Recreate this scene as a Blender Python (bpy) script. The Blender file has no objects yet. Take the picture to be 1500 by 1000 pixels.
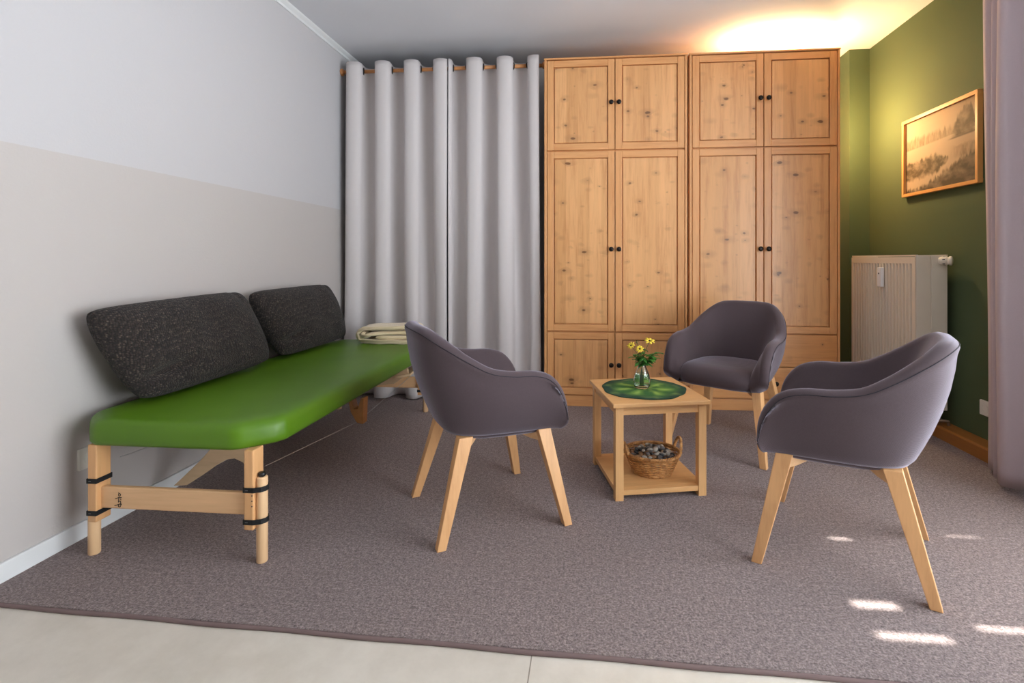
import bpy, bmesh, math, random
from mathutils import Vector, Matrix, noise
R_ = random.Random(7)
C = bpy.context.scene.collection
PI = math.pi

# ---------------------------------------------------------------- camera frame
YAW = 0.0918
CA, SA = math.cos(YAW), math.sin(YAW)
def cw(xc, zc, z=0.0):
    """point given as metres to the right of / in front of the lens -> world"""
    return Vector((xc*CA - zc*SA, xc*SA + zc*CA, z))

# ---------------------------------------------------------------- material helpers
def s2l(c):
    return c/12.92 if c <= .04045 else ((c+.055)/1.055)**2.4
def rgb(r, g, b):
    return (s2l(r/255), s2l(g/255), s2l(b/255), 1)

class NT:
    def __init__(s, name):
        s.m = bpy.data.materials.new(name); s.m.use_nodes = True
        s.t = s.m.node_tree; s.n = s.t.nodes; s.l = s.t.links
        s.b = s.n['Principled BSDF']; s.out = s.n['Material Output']
    def add(s, kind, **kw):
        nd = s.n.new(kind)
        for k, v in kw.items():
            if k in nd.inputs: nd.inputs[k].default_value = v
            else: setattr(nd, k, v)
        return nd
    def link(s, a, b): s.l.new(a, b)
    def coord(s, which='Object', scale=(1, 1, 1), rand=0.0):
        tc = s.add('ShaderNodeTexCoord')
        mp = s.add('ShaderNodeMapping'); mp.inputs['Scale'].default_value = scale
        src = tc.outputs[which]
        if rand:
            oi = s.add('ShaderNodeObjectInfo')
            ml = s.add('ShaderNodeMath', operation='MULTIPLY'); ml.inputs[1].default_value = rand
            s.link(oi.outputs['Random'], ml.inputs[0])
            va = s.add('ShaderNodeVectorMath', operation='ADD')
            s.link(src, va.inputs[0]); s.link(ml.outputs[0], va.inputs[1]); src = va.outputs[0]
        s.link(src, mp.inputs['Vector']); return mp.outputs[0]
    def noise(s, vec, scale, detail=3, rough=.5):
        nd = s.add('ShaderNodeTexNoise'); nd.inputs['Scale'].default_value = scale
        nd.inputs['Detail'].default_value = detail; nd.inputs['Roughness'].default_value = rough
        s.link(vec, nd.inputs['Vector']); return nd.outputs['Fac']
    def ramp(s, fac, stops):
        r = s.add('ShaderNodeValToRGB'); e = r.color_ramp.elements
        e[0].position, e[0].color = stops[0]; e[1].position, e[1].color = stops[-1]
        for p, c in stops[1:-1]:
            k = e.new(p); k.color = c
        s.link(fac, r.inputs[0]); return r.outputs[0]
    def mix(s, fac, a, b, blend='MIX'):
        m = s.add('ShaderNodeMix', data_type='RGBA', blend_type=blend)
        for sock, v in ((m.inputs[0], fac), (m.inputs[6], a), (m.inputs[7], b)):
            if hasattr(v, 'links'): s.link(v, sock)
            else: sock.default_value = v
        return m.outputs[2]
    def math(s, op, a, b=None, c=None):
        m = s.add('ShaderNodeMath', operation=op)
        for i, v in enumerate((a, b, c)):
            if v is None: continue
            if hasattr(v, 'links'): s.link(v, m.inputs[i])
            else: m.inputs[i].default_value = v
        return m.outputs[0]
    def bump(s, h, strength=.3, dist=.01):
        b = s.add('ShaderNodeBump'); b.inputs['Strength'].default_value = strength
        b.inputs['Distance'].default_value = dist
        s.link(h, b.inputs['Height']); s.link(b.outputs[0], s.b.inputs['Normal'])
    def set(s, color=None, rough=.5, metal=0, **kw):
        if color is not None:
            if hasattr(color, 'links'): s.link(color, s.b.inputs['Base Color'])
            else: s.b.inputs['Base Color'].default_value = color
        s.b.inputs['Roughness'].default_value = rough; s.b.inputs['Metallic'].default_value = metal
        for k, v in kw.items(): s.b.inputs[k.replace('_', ' ')].default_value = v
        return s.m

M = {}
def plain(name, col, rough=.5, metal=0, var=.06, **kw):
    t = NT(name); v = t.coord('Object')
    f = t.noise(v, 18, 3)
    d = tuple(max(0, c*(1-var)) for c in col[:3])+(1,)
    l = tuple(min(1, c*(1+var)) for c in col[:3])+(1,)
    M[name] = t.set(t.ramp(f, [(.3, d), (.7, l)]), rough, metal, **kw); return M[name]

def wood(name, base, dark, axis='z', rough=.42, grain=1.0, knots=False, board=.0, coat=.0):
    t = NT(name)
    ax = {'z': 2, 'x': 0, 'y': 1}[axis]
    sc = [1, 1, 1]; sc[ax] = .07
    v = t.coord('Object', tuple(sc), 7.3)
    n1 = t.noise(v, 38*grain, 5, .6)
    n2 = t.noise(v, 140*grain, 3, .6)
    f = t.math('ADD', t.math('MULTIPLY', n1, .7), t.math('MULTIPLY', n2, .3))
    mid = tuple((a+b)/2 for a, b in zip(base[:3], dark[:3]))+(1,)
    lite = tuple(min(1, a*1.08) for a in base[:3])+(1,)
    col = t.ramp(f, [(.32, mid), (.5, base), (.68, lite)])
    if board:
        raw = t.coord('Object', (1, 1, 1), 7.3)
        sx = t.add('ShaderNodeSeparateXYZ'); t.link(raw, sx.inputs[0])
        across = sx.outputs[0] if axis == 'z' else sx.outputs[2]
        fl = t.math('FLOOR', t.math('DIVIDE', across, board))
        wn = t.add('ShaderNodeTexWhiteNoise', noise_dimensions='1D'); t.link(fl, wn.inputs['W'])
        tone = t.ramp(wn.outputs[0], [(0, (.84, .79, .72, 1)), (1, (1.0, 1.0, 1.0, 1))])
        col = t.mix(1.0, col, tone, 'MULTIPLY')
        if knots:
            # knots: dark eyes stretched across the board, only in some cells
            for (kx, kz, rad, thr, cc) in ((8.0, 8.0, .13, .56, (.15, .06, .02, 1)), (15.0, 11.0, .13, .66, (.20, .09, .035, 1))):
                mp = t.add('ShaderNodeMapping')
                mp.inputs['Scale'].default_value = (kx, 1, kz*2.0) if axis == 'z' else (kz, 1, kx)
                wob = t.add('ShaderNodeTexNoise'); wob.inputs['Scale'].default_value = 22
                t.link(raw, wob.inputs['Vector'])
                off = t.add('ShaderNodeVectorMath', operation='MULTIPLY_ADD')
                t.link(wob.outputs['Color'], off.inputs[0]); off.inputs[1].default_value = (.016, 0, .010); t.link(raw, off.inputs[2])
                t.link(off.outputs[0], mp.inputs['Vector'])
                flat = t.add('ShaderNodeVectorMath', operation='MULTIPLY'); flat.inputs[1].default_value = (1, 0, 1)
                t.link(mp.outputs[0], flat.inputs[0])
                vo = t.add('ShaderNodeTexVoronoi', voronoi_dimensions='3D', feature='F1')
                vo.inputs['Scale'].default_value = 1.0; t.link(flat.outputs[0], vo.inputs['Vector'])
                sc_ = t.add('ShaderNodeSeparateColor'); t.link(vo.outputs['Color'], sc_.inputs[0])
                on = t.math('GREATER_THAN', sc_.outputs[0], thr)
                r = t.math('MULTIPLY', t.math('ADD', sc_.outputs[1], .35), rad)
                core = t.math('SUBTRACT', 1.0, t.math('DIVIDE', vo.outputs['Distance'], r)); 
                m_ = t.math('MULTIPLY', t.math('MULTIPLY', t.math('MAXIMUM', core, 0.0), 2.6), on)
                m_ = t.math('MINIMUM', m_, .85)
                halo = t.math('MULTIPLY', t.math('MAXIMUM', t.math('SUBTRACT', 1.0, t.math('DIVIDE', vo.outputs['Distance'], t.math('MULTIPLY', r, 3.6))), 0.0), t.math('MULTIPLY', on, .45))
                col = t.mix(halo, col, (.36, .17, .065, 1)); col = t.mix(m_, col, cc)
    M[name] = t.set(col, rough, 0, Coat_Weight=coat, Coat_Roughness=.25)
    t.bump(f, .08, .002)
    return M[name]

# woods
PB, PD = rgb(226, 164, 106), rgb(196, 122, 66)
wood('pine_upright', PB, PD, 'z', .38, 1, coat=.15)
wood('pine_crosswise', PB, PD, 'x', .38, 1, coat=.15)
wood('pine_knotty', rgb(236, 178, 120), PD, 'z', .36, .8, True, .083, .2)
wood('pine_knotty_crosswise', rgb(232, 168, 106), PD, 'x', .36, .8, True, .11, .2)
wood('oak_upright', rgb(222, 172, 116), rgb(196, 142, 88), 'z', .4)
wood('oak_crosswise', rgb(224, 172, 114), rgb(196, 140, 86), 'x', .36, coat=.1)
wood('beech', rgb(218, 166, 114), rgb(194, 138, 88), 'z', .38, coat=.1)
wood('beech_crosswise', rgb(224, 180, 134), rgb(206, 160, 112), 'x', .4)
wood('pale_beech', rgb(226, 186, 142), rgb(208, 164, 120), 'z', .4)
wood('plywood', rgb(214, 184, 146), rgb(190, 158, 120), 'x', .5)
wood('rod_wood', rgb(205, 140, 85), rgb(178, 112, 62), 'x', .4)
wood('trim_wood', rgb(158, 104, 50), rgb(130, 80, 38), 'y', .4)
plain('metal_dark', rgb(38, 34, 32), .35, .7)
plain('metal_light', rgb(190, 190, 192), .3, .9)
plain('white_paint', rgb(225, 226, 226), .35, var=.01)
plain('socket_plastic', rgb(222, 218, 208), .35, var=.01)
plain('meter_plastic', rgb(236, 236, 238), .3, var=.01)
plain('black_plastic', rgb(14, 14, 15), .4)
plain('strap', rgb(12, 12, 14), .7)
plain('strap_stitch', rgb(110, 110, 112), .7)
plain('logo_ink', rgb(24, 12, 8), .6)
plain('radiator_enamel', rgb(226, 216, 200), .3, var=.01)
plain('pipe_metal', rgb(150, 130, 112), .35, .5)
plain('piping', rgb(38, 34, 42), .8)
plain('stem_green', rgb(58, 92, 34), .5)
plain('petal', rgb(240, 208, 60), .5)
plain('flower_eye', rgb(50, 30, 12), .8)
plain('frame_wood', rgb(205, 150, 85), .4)
plain('rug_binding', rgb(118, 98, 96), .9)
plain('sun_blocker_grey', rgb(200, 196, 190), .7)  # grey for the added sun-blocking slab outside the window

def leaf_mat():
    t = NT('leaf'); v = t.coord('Object', rand=3)
    M['leaf'] = t.set(t.ramp(t.noise(v, 60, 2), [(.3, rgb(40, 104, 34)), (.7, rgb(86, 150, 58))]), .45)
leaf_mat()

def fabric(name, c0, c1, scale=900, bump=.25, sheen=.3, rough=.9, mottled=14, tint=(1, 1, 1, 1)):
    t = NT(name); v = t.coord('Object')
    w1 = t.add('ShaderNodeTexWave', wave_type='BANDS', bands_direction='Z'); w1.inputs['Scale'].default_value = scale/6.28
    w2 = t.add('ShaderNodeTexWave', wave_type='BANDS', bands_direction='DIAGONAL'); w2.inputs['Scale'].default_value = scale/6.28
    for w in (w1, w2):
        w.inputs['Distortion'].default_value = 1.5; w.inputs['Detail'].default_value = 1; t.link(v, w.inputs['Vector'])
    f = t.math('ADD', t.math('MULTIPLY', w1.outputs['Fac'], .3), t.math('MULTIPLY', w2.outputs['Fac'], .3))
    f = t.math('ADD', f, t.math('MULTIPLY', t.noise(v, mottled*14, 4, .7), .4))
    M[name] = t.set(t.ramp(f, [(.3, c0), (.7, c1)]), rough, 0, Sheen_Weight=sheen, Sheen_Roughness=.4, Sheen_Tint=tint)
    t.bump(f, bump, .0015); return M[name]
fabric('chair_fabric', rgb(66, 53, 56), rgb(83, 69, 73), 1400, .2, .5, tint=(.85, .82, 1, 1))
fabric('curtain_linen', rgb(203, 195, 193), rgb(218, 211, 210), 1800, .12, .1)
fabric('window_curtain', rgb(178, 162, 166), rgb(190, 175, 180), 1800, .1, .1)
fabric('blanket_fleece', rgb(222, 200, 160), rgb(236, 216, 180), 700, .4, .4)

def pillow_mat():
    t = NT('pillow_weave'); v = t.coord('Object')
    mp = t.add('ShaderNodeMapping'); mp.inputs['Scale'].default_value = (120, 120, 150)
    wob = t.noise(v, 30, 3)
    t.link(v, mp.inputs['Vector'])
    vo = t.add('ShaderNodeTexVoronoi', voronoi_dimensions='3D'); vo.inputs['Scale'].default_value = 1.0
    vo.inputs['Randomness'].default_value = .6
    t.link(mp.outputs[0], vo.inputs['Vector'])
    h = t.math('SUBTRACT', 1.0, vo.outputs['Distance'])
    sp = t.add('ShaderNodeSeparateColor'); t.link(vo.outputs['Color'], sp.inputs[0])
    c = t.ramp(sp.outputs[0], [(0, rgb(50, 40, 35)), (.7, rgb(66, 54, 48)), (1, rgb(100, 86, 76))])
    c = t.mix(t.ramp(h, [(.45, (0.15, .15, .15, 1)), (.8, (1, 1, 1, 1))]), (.006, .005, .005, 1), c)
    M['pillow_weave'] = t.set(c, .95, 0, Sheen_Weight=.05)
    t.bump(h, .9, .006)
pillow_mat()

def vinyl():
    t = NT('green_vinyl'); v = t.coord('Object')
    f = t.noise(v, 3, 3); 
    t.set(t.ramp(f, [(.3, rgb(78, 116, 16)), (.7, rgb(88, 128, 20))]), .42, 0, Specular_IOR_Level=.4)
    g = t.noise(v, 420, 2); t.bump(g, .12, .001); M['green_vinyl'] = t.m
vinyl()

def rug_mat():
    t = NT('rug_pile'); v = t.coord('Object')
    n1 = t.noise(v, 150, 4, .8); n2 = t.noise(v, 2.2, 3); n3 = t.noise(v, 60, 3, .7)
    f = t.math('ADD', t.math('MULTIPLY', n1, .75), t.math('MULTIPLY', n3, .25))
    c = t.ramp(f, [(.38, rgb(82, 63, 60)), (.5, rgb(158, 135, 132)), (.62, rgb(222, 200, 197))])
    c = t.mix(t.math('MULTIPLY', n2, .35), c, rgb(132, 110, 107))
    t.set(c, .95, 0, Sheen_Weight=.25, Sheen_Roughness=.6); t.bump(f, 1.0, .022); M['rug_pile'] = t.m
rug_mat()

def wall_mat(name, lo, hi=None, split=1.415, bump=.25):
    t = NT(name); v = t.coord('Object')
    n = t.noise(v, 90, 4, .6); n2 = t.noise(v, 1.5, 2)
    if hi:
        sx = t.add('ShaderNodeSeparateXYZ'); t.link(v, sx.inputs[0])
        z = t.math('ADD', sx.outputs[2], t.math('MULTIPLY', n, .004))
        c = t.mix(t.math('GREATER_THAN', z, split), lo, hi)
    else:
        d = tuple(k*.93 for k in lo[:3])+(1,); c = t.ramp(n2, [(.3, d), (.7, lo)])
    t.set(c, .85); t.bump(n, bump, .004); M[name] = t.m
wall_mat('plaster_two_tone', rgb(188, 181, 177), rgb(193, 190, 191))
wall_mat('plaster_green', (.066, .096, .040, 1), bump=.12)
wall_mat('plaster_white', rgb(214, 213, 214))
wall_mat('plaster_taupe', rgb(150, 140, 132))
wall_mat('ceiling_white', rgb(222, 222, 226), bump=.06)

def floor_mat():
    t = NT('vinyl_floor'); v = t.coord('Object')
    n = t.noise(v, 3.5, 6, .7)
    c = t.ramp(n, [(.35, rgb(204, 195, 182)), (.65, rgb(220, 212, 200))])
    sx = t.add('ShaderNodeSeparateXYZ'); t.link(v, sx.inputs[0])
    fx = t.math('ABSOLUTE', t.math('SUBTRACT', t.math('FRACT', t.math('DIVIDE', t.math('ADD', sx.outputs[0], 100*2.0+.155+1.0), 2.0)), .5))
    c = t.mix(t.math('LESS_THAN', fx, .0008), c, rgb(140, 130, 116))
    t.set(c, .35); M['vinyl_floor'] = t.m
floor_mat()

def glass_mat(name, tint, thin=False):
    t = NT(name)
    if thin:
        tr = t.add('ShaderNodeBsdfTransparent'); tr.inputs[0].default_value = tint
        gl = t.add('ShaderNodeBsdfGlossy'); gl.inputs['Roughness'].default_value = .02
        lw = t.add('ShaderNodeLayerWeight'); lw.inputs[0].default_value = .5
        fac = t.math('ADD', t.math('MULTIPLY', t.math('POWER', lw.outputs['Facing'], 5.0), .6), .04)
        mx = t.add('ShaderNodeMixShader'); t.link(fac, mx.inputs[0]); t.link(tr.outputs[0], mx.inputs[1]); t.link(gl.outputs[0], mx.inputs[2])
        t.link(mx.outputs[0], t.out.inputs[0])
    else:
        t.set(tint, .02, 0, Transmission_Weight=1.0, IOR=1.45)
    M[name] = t.m
glass_mat('window_glass', (.97, .98, .97, 1), True)
glass_mat('vase_glass', (.90, .98, .92, 1))
glass_mat('water', (.95, 1, .95, 1)); M['water'].node_tree.nodes['Principled BSDF'].inputs['IOR'].default_value = 1.33

def wicker_mat():
    t = NT('wicker'); v = t.coord('Object')
    M['wicker'] = t.set(t.ramp(t.noise(v, 45, 3, .7), [(.3, rgb(150, 98, 52)), (.55, rgb(205, 150, 90)), (.75, rgb(228, 182, 122))]), .5)
wicker_mat()
def stone_mat(name, a, b):
    t = NT(name); v = t.coord('Object', rand=9)
    M[name] = t.set(t.ramp(t.noise(v, 40, 5, .65), [(.35, a), (.65, b)]), .4)
stone_mat('stone_grey', rgb(92, 90, 92), rgb(136, 132, 130))
stone_mat('stone_dark', rgb(58, 60, 64), rgb(88, 90, 92))
stone_mat('stone_brown', rgb(140, 104, 72), rgb(184, 146, 110))
stone_mat('stone_pale', rgb(170, 164, 154), rgb(206, 200, 190))

def vcol_mat(name, rough=.7, bump=0):
    t = NT(name); a = t.add('ShaderNodeVertexColor'); a.layer_name = 'Col'
    t.set(a.outputs[0], rough)
    if bump: t.bump(t.noise(t.coord('Object'), 400, 3, .7), bump, .002)
    M[name] = t.m
vcol_mat('artwork_print', .75); vcol_mat('felt', .95, .5)

# ---------------------------------------------------------------- mesh helpers
class MB:
    def __init__(s): s.v = []; s.f = []
    def add(s, verts, faces):
        o = len(s.v); s.v += [tuple(p) for p in verts]; s.f += [tuple(i+o for i in f) for f in faces]; return s
    def box(s, x0, y0, z0, x1, y1, z1):
        v = [(x, y, z) for z in (z0, z1) for y in (y0, y1) for x in (x0, x1)]
        return s.add(v, [(0, 2, 3, 1), (4, 5, 7, 6), (0, 1, 5, 4), (2, 6, 7, 3), (0, 4, 6, 2), (1, 3, 7, 5)])
    def loft(s, rings, cap0=True, cap1=True, closed=True):
        n = len(rings[0]); v = [p for r in rings for p in r]; f = []
        for i in range(len(rings)-1):
            for j in range(n if closed else n-1):
                a, b = i*n+j, i*n+(j+1) % n
                f.append((a, b, b+n, a+n))
        if cap0: f.append(tuple(reversed(range(n))))
        if cap1: f.append(tuple((len(rings)-1)*n+j for j in range(n)))
        return s.add(v, f)
    def lathe(s, prof, n=24, cx=0, cy=0, cap0=True, cap1=True):
        return s.loft([[(cx+r*math.cos(2*PI*j/n), cy+r*math.sin(2*PI*j/n), z) for j in range(n)] for r, z in prof], cap0, cap1)
    def tube(s, pts, r, n=8, caps=True, closed=False):
        pts = [Vector(p) for p in pts]; rings = []; prev = None
        N = len(pts)
        for i, p in enumerate(pts):
            if closed: t = pts[(i+1) % N]-pts[i-1]
            else: t = pts[min(i+1, N-1)]-pts[max(i-1, 0)]
            t.normalize()
            if prev is None:
                up = Vector((0, 0, 1)) if abs(t.z) < .9 else Vector((1, 0, 0))
                a = t.cross(up).normalized()
            else: a = (prev - t*prev.dot(t)).normalized()
            prev = a; b = t.cross(a)
            rr = r(i/(N-1)) if callable(r) else r
            rings.append([tuple(p+(a*math.cos(2*PI*j/n)+b*math.sin(2*PI*j/n))*rr) for j in range(n)])
        if closed: rings.append(rings[0]); caps = False
        return s.loft(rings, caps, caps)
    def build(s, name, mat, parent=None, smooth=False, bevel=0, seg=2, subsurf=0, solid=0):
        me = bpy.data.meshes.new(name); me.from_pydata(s.v, [], s.f)
        bm = bmesh.new(); bm.from_mesh(me); bmesh.ops.remove_doubles(bm, verts=bm.verts, dist=1e-6)
        bmesh.ops.recalc_face_normals(bm, faces=bm.faces); bm.to_mesh(me); bm.free()
        return link(name, me, mat, parent, smooth, bevel, seg, subsurf, solid)

def link(name, me, mat, parent=None, smooth=False, bevel=0, seg=2, subsurf=0, solid=0):
    me.materials.append(M[mat] if isinstance(mat, str) else mat)
    o = bpy.data.objects.new(name, me); C.objects.link(o)
    if parent is not None: o.parent = parent
    if smooth:
        for p in me.polygons: p.use_smooth = True
    if solid:
        m = o.modifiers.new('solid', 'SOLIDIFY'); m.thickness = solid; m.offset = 0
    if bevel:
        m = o.modifiers.new('bevel', 'BEVEL'); m.width = bevel; m.segments = seg; m.limit_method = 'ANGLE'; m.angle_limit = .6
    if subsurf:
        m = o.modifiers.new('sub', 'SUBSURF'); m.levels = subsurf; m.render_levels = subsurf
    return o

def tag(o, label, cat, group=None):
    o['label'] = label; o['category'] = cat
    if group: o['group'] = group
    return o
def thing(name, label, cat, loc=(0, 0, 0), rotz=0, group=None):
    o = bpy.data.objects.new(name, None); C.objects.link(o); o.location = loc; o.rotation_euler = (0, 0, rotz)
    o.empty_display_size = .1
    return tag(o, label, cat, group)
def struct(name, mb, mat, parent=None, **kw):
    o = mb.build(name, mat, parent, **kw)
    if parent is None: o['kind'] = 'structure'
    return o
def dup(root, loc, rotz, label=None, name=None):
    r = root.copy(); C.objects.link(r); r.location = loc; r.rotation_euler = (0, 0, rotz)
    if label: r['label'] = label
    for ch in list(root.children):
        c = ch.copy(); C.objects.link(c); c.parent = r
        for g in list(ch.children):
            d = g.copy(); C.objects.link(d); d.parent = c
    return r
def spline(P, n):
    """Catmull-Rom through points P, n samples"""
    P = [Vector(p) for p in P]; P = [P[0]*2-P[1]]+P+[P[-1]*2-P[-2]]; out = []
    m = len(P)-3
    for i in range(n):
        t = i/(n-1)*m; k = min(int(t), m-1); t -= k
        a, b, c, d = P[k:k+4]
        out.append(.5*((2*b)+(c-a)*t+(2*a-5*b+4*c-d)*t*t+(3*b-a-3*c+d)*t**3))
    return out

# ---------------------------------------------------------------- the room
XL, XR, YB, YF, H = -1.885, 2.09, 4.18, -1.6, 2.62
FZ = -.012
struct('floor', MB().box(XL-.15, YF-.15, FZ-.1, XR+.3, YB+.15, FZ), 'vinyl_floor')
struct('ceiling', MB().box(XL-.15, YF-.15, H, XR+.3, YB+.15, H+.12), 'ceiling_white')
struct('wall_left', MB().box(XL-.15, YF-.15, FZ, XL, YB+.15, H), 'plaster_two_tone')
struct('wall_back', MB().box(XL, YB, FZ, XR, YB+.15, H), 'plaster_white')
struct('wall_front', MB().box(XL, YF-.15, FZ, XR, YF, H), 'plaster_taupe')
# right wall with the window opening
WY0, WY1, WZ0, WZ1 = -.5, 2.2, .12, 2.42
w = MB().box(XR, YF-.15, FZ, XR+.3, WY0, H).box(XR, WY1, FZ, XR+.3, YB+.15, H)
w.box(XR, WY0, FZ, XR+.3, WY1, WZ0).box(XR, WY0, WZ1, XR+.3, WY1, H)
struct('wall_right', w, 'plaster_green')
struct('wall_pillar', MB().box(1.945, 4.02, FZ, XR, YB, H), 'plaster_green')
# cornice
c = MB(); prof = [(0, 0), (.035, 0), (.03, -.008), (.012, -.022), (.008, -.035), (0, -.035)]
c.loft([[(XL+a, y, H+b) for a, b in prof] for y in (YF, YB)])
struct('trim_1', c, 'white_paint')
struct('baseboard_left', MB().box(XL, YF, FZ, XL+.014, YB, .062), 'white_paint', bevel=.003)
bb = MB(); bp = [(XR, FZ), (XR-.085, FZ), (XR-.085, .062), (XR-.078, .072), (XR, .078)]
bb.loft([[(a, y, b) for a, b in bp] for y in (2.25, 4.02)])
struct('baseboard_right', bb, 'trim_wood')
# window: frame, mullion, glass
win = MB(); fx0, fx1 = XR+.12, XR+.19
win.box(fx0, WY0, WZ0, fx1, WY1, WZ0+.07).box(fx0, WY0, WZ1-.07, fx1, WY1, WZ1)
for y in (WY0, (WY0+WY1)/2-.045, WY1-.07): win.box(fx0, y, WZ0+.07, fx1, y+(.09 if WY0 < y < WY1-.1 else .07), WZ1-.07)
wf = struct('window_1', win, 'white_paint', bevel=.004)
MB().box(XR+.15, WY0+.05, WZ0+.05, XR+.156, WY1-.05, WZ1-.05).build('glass_pane', 'window_glass', wf)
# unseen slab added outside the window, slit to shape sun patches on the rug
SUN = Vector((math.cos(math.radians(54)), -.10, math.sin(math.radians(54)))).normalized()
ZS = 2.62
ox, oy = SUN.x/SUN.z*ZS, SUN.y/SUN.z*ZS
patches = [(.885, .955, 1.960, 1.972), (.785, .91, 1.582, 1.612), (.785, .975, 1.458, 1.481), (1.08, 1.30, 1.515, 1.532), (1.32, 1.44, 2.02, 2.026)]
holes = [(a+ox, b+ox, c_+oy, d+oy) for a, b, c_, d in patches]
xs = sorted({XR+.3, 5.2} | {h for q in holes for h in q[:2]}); ys = sorted({-1.6, 4.2} | {h for q in holes for h in q[2:]})
blocker = MB()
for i in range(len(xs)-1):
    for j in range(len(ys)-1):
        mx, my = (xs[i]+xs[i+1])/2, (ys[j]+ys[j+1])/2
        if any(q[0] < mx < q[1] and q[2] < my < q[3] for q in holes): continue
        blocker.box(xs[i], ys[j], ZS, xs[i+1], ys[j+1], ZS+.004)
struct('sun_blocker', blocker, 'sun_blocker_grey')

# ---------------------------------------------------------------- rug
def make_rug():
    x0, x1, y0, y1 = XL+.014, XR-.085, 1.335, YB-.02
    ya, yb = 1.372, 1.288
    mb = MB().loft([[(x0, ya, z), (x1, yb, z), (x1, y1, z), (x0, y1, z)] for z in (FZ, 0)])
    o = mb.build('rug', 'rug_pile')
    tag(o, 'large taupe short pile rug covering the floor up to the beige front strip', 'rug')
    pts = [(x0+i*(x1-x0)/60, ya+(yb-ya)*i/60-.003+.002*math.sin(i*.9), -.0068) for i in range(61)]
    MB().tube(pts, .0065, 8).build('edge_binding', 'rug_binding', o, smooth=True)
make_rug()

# ---------------------------------------------------------------- wardrobes
def knob(parent, x, z, y):
    k = MB().lathe([(.006, 0), (.006, .012), (.012, .015), (.0165, .020), (.0165, .024), (.012, .029), (.004, .030)], 20)
    k.v = [(x+a, y-c_, z+b) for a, b, c_ in k.v]
    return k.build('knob', 'metal_dark', parent, smooth=True)
def door(parent, x0, x1, z0, z1, y, knob_side=None, kz=0, name='door'):
    sw, th, g, e = .046, .022, .0025, .007
    x0 += g; x1 -= g; z0 += g; z1 -= g
    cx, cz = (x0+x1)/2, (z0+z1)/2; hx, hz = (x1-x0)/2, (z1-z0)/2
    px, pz = hx-sw, hz-sw
    # raised field with a thin shoulder that disappears into the frame
    p = MB().loft([[(a*(px-q), yy, b*(pz-q)) for a, b in ((-1, -1), (1, -1), (1, 1), (-1, 1))] for q, yy in ((-.002, th-.001), (-.002, .0195), (e, .0195), (e, .006), (e+.0015, .005))])
    root = p.build(name, 'pine_knotty', parent); root.location = (cx, y, cz)
    for a, b in ((-hx, -hx+sw), (hx-sw, hx)):
        MB().box(a, 0, -hz, b, th, hz).build('stile', 'pine_upright', root, bevel=.0025)
    for a, b in ((-hz, -hz+sw), (hz-sw, hz)):
        MB().box(-hx+sw, .0006, a, hx-sw, th, b).build('cross_rail', 'pine_crosswise', root, bevel=.0025)
    if knob_side: knob(root, hx-.024 if knob_side == 'r' else -hx+.024, kz-cz, 0)
    return root
def wardrobe(x0, label, drawers):
    W, D, HT = .998, .58, 2.445
    root = thing('wardrobe', label, 'wardrobe', (x0, 3.57, 0), 0, 'pine wardrobes on the back wall')
    s = .018
    for a in (0, W-s):
        MB().box(a, 0.0 if 0 else .02, 0, a+s, D, HT).build('side_board', 'pine_upright', root, bevel=.002)
    for a in (.004, W-s-.002):
        MB().box(a, 0, .079, a+s-.002, .0199, HT-.001).build('face_strip', 'pine_upright', root, bevel=.002)
    MB().box(s, D-.01, .05, W-s, D, HT-.02).build('back_board', 'pine_upright', root)
    for a in (.078, .517, 1.79, HT-.022): MB().box(s, .022, a, W-s, D-.01, a+.018).build('shelf', 'pine_crosswise', root)
    MB().box(.002, .012, 0, W-.002, .03, .077).build('plinth', 'pine_crosswise', root, bevel=.002)
    MB().box(0, -.004, HT, W, D, HT+.012).build('top_board', 'pine_crosswise', root, bevel=.003)
    xa, xb = s+.003, W-s-.003; xm = W/2
    for (z0, z1, kz) in ((1.803, HT-.004, 2.13), (.53, 1.797, 1.107)):
        door(root, xa, xm, z0, z1, 0, 'r', kz); door(root, xm, xb, z0, z1, 0, 'l', kz)
    if not drawers:
        door(root, xa, xm, .083, .524, 0, 'r', .30); door(root, xm, xb, .083, .524, 0, 'l', .30)
    else:
        for z0, z1 in ((.088, .30), (.305, .524)):
            m = MB().box(xa+.002-xm, 0, z0-(z0+z1)/2, xb-.002-xm, .02, z1-(z0+z1)/2)
            o = m.build('drawer', 'pine_knotty_crosswise', root, bevel=.003); o.location = (xm, 0, (z0+z1)/2)
            knob(o, -.075, 0, 0); knob(o, .075, 0, 0)
    return root
wardrobe(-.33, 'pine wardrobe beside the back curtain, with small cupboard doors at the bottom', False)
wardrobe(.675, 'pine wardrobe beside the green wall and radiator, with wide drawers at the bottom', True)

# ---------------------------------------------------------------- back curtains and rod
RY, RZ = 3.69, 2.455
rod = thing('curtain_rod', 'wooden curtain rod between the left wall and the wardrobe', 'curtain rod', (0, 0, 0))
MB().tube([(XL+.005, RY, RZ), (-.345, RY, RZ)], .0135, 14).build('pole', 'rod_wood', rod, smooth=True)
for x, s in ((XL, 1), (-.331, -1)):
    k = MB().lathe([(.026, 0), (.028, .006), (.024, .016), (.018, .022)], 18)
    k.v = [(x+s*c_, RY+a, RZ+b) for a, b, c_ in k.v]; k.build('bracket', 'rod_wood', rod, smooth=True)

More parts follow.
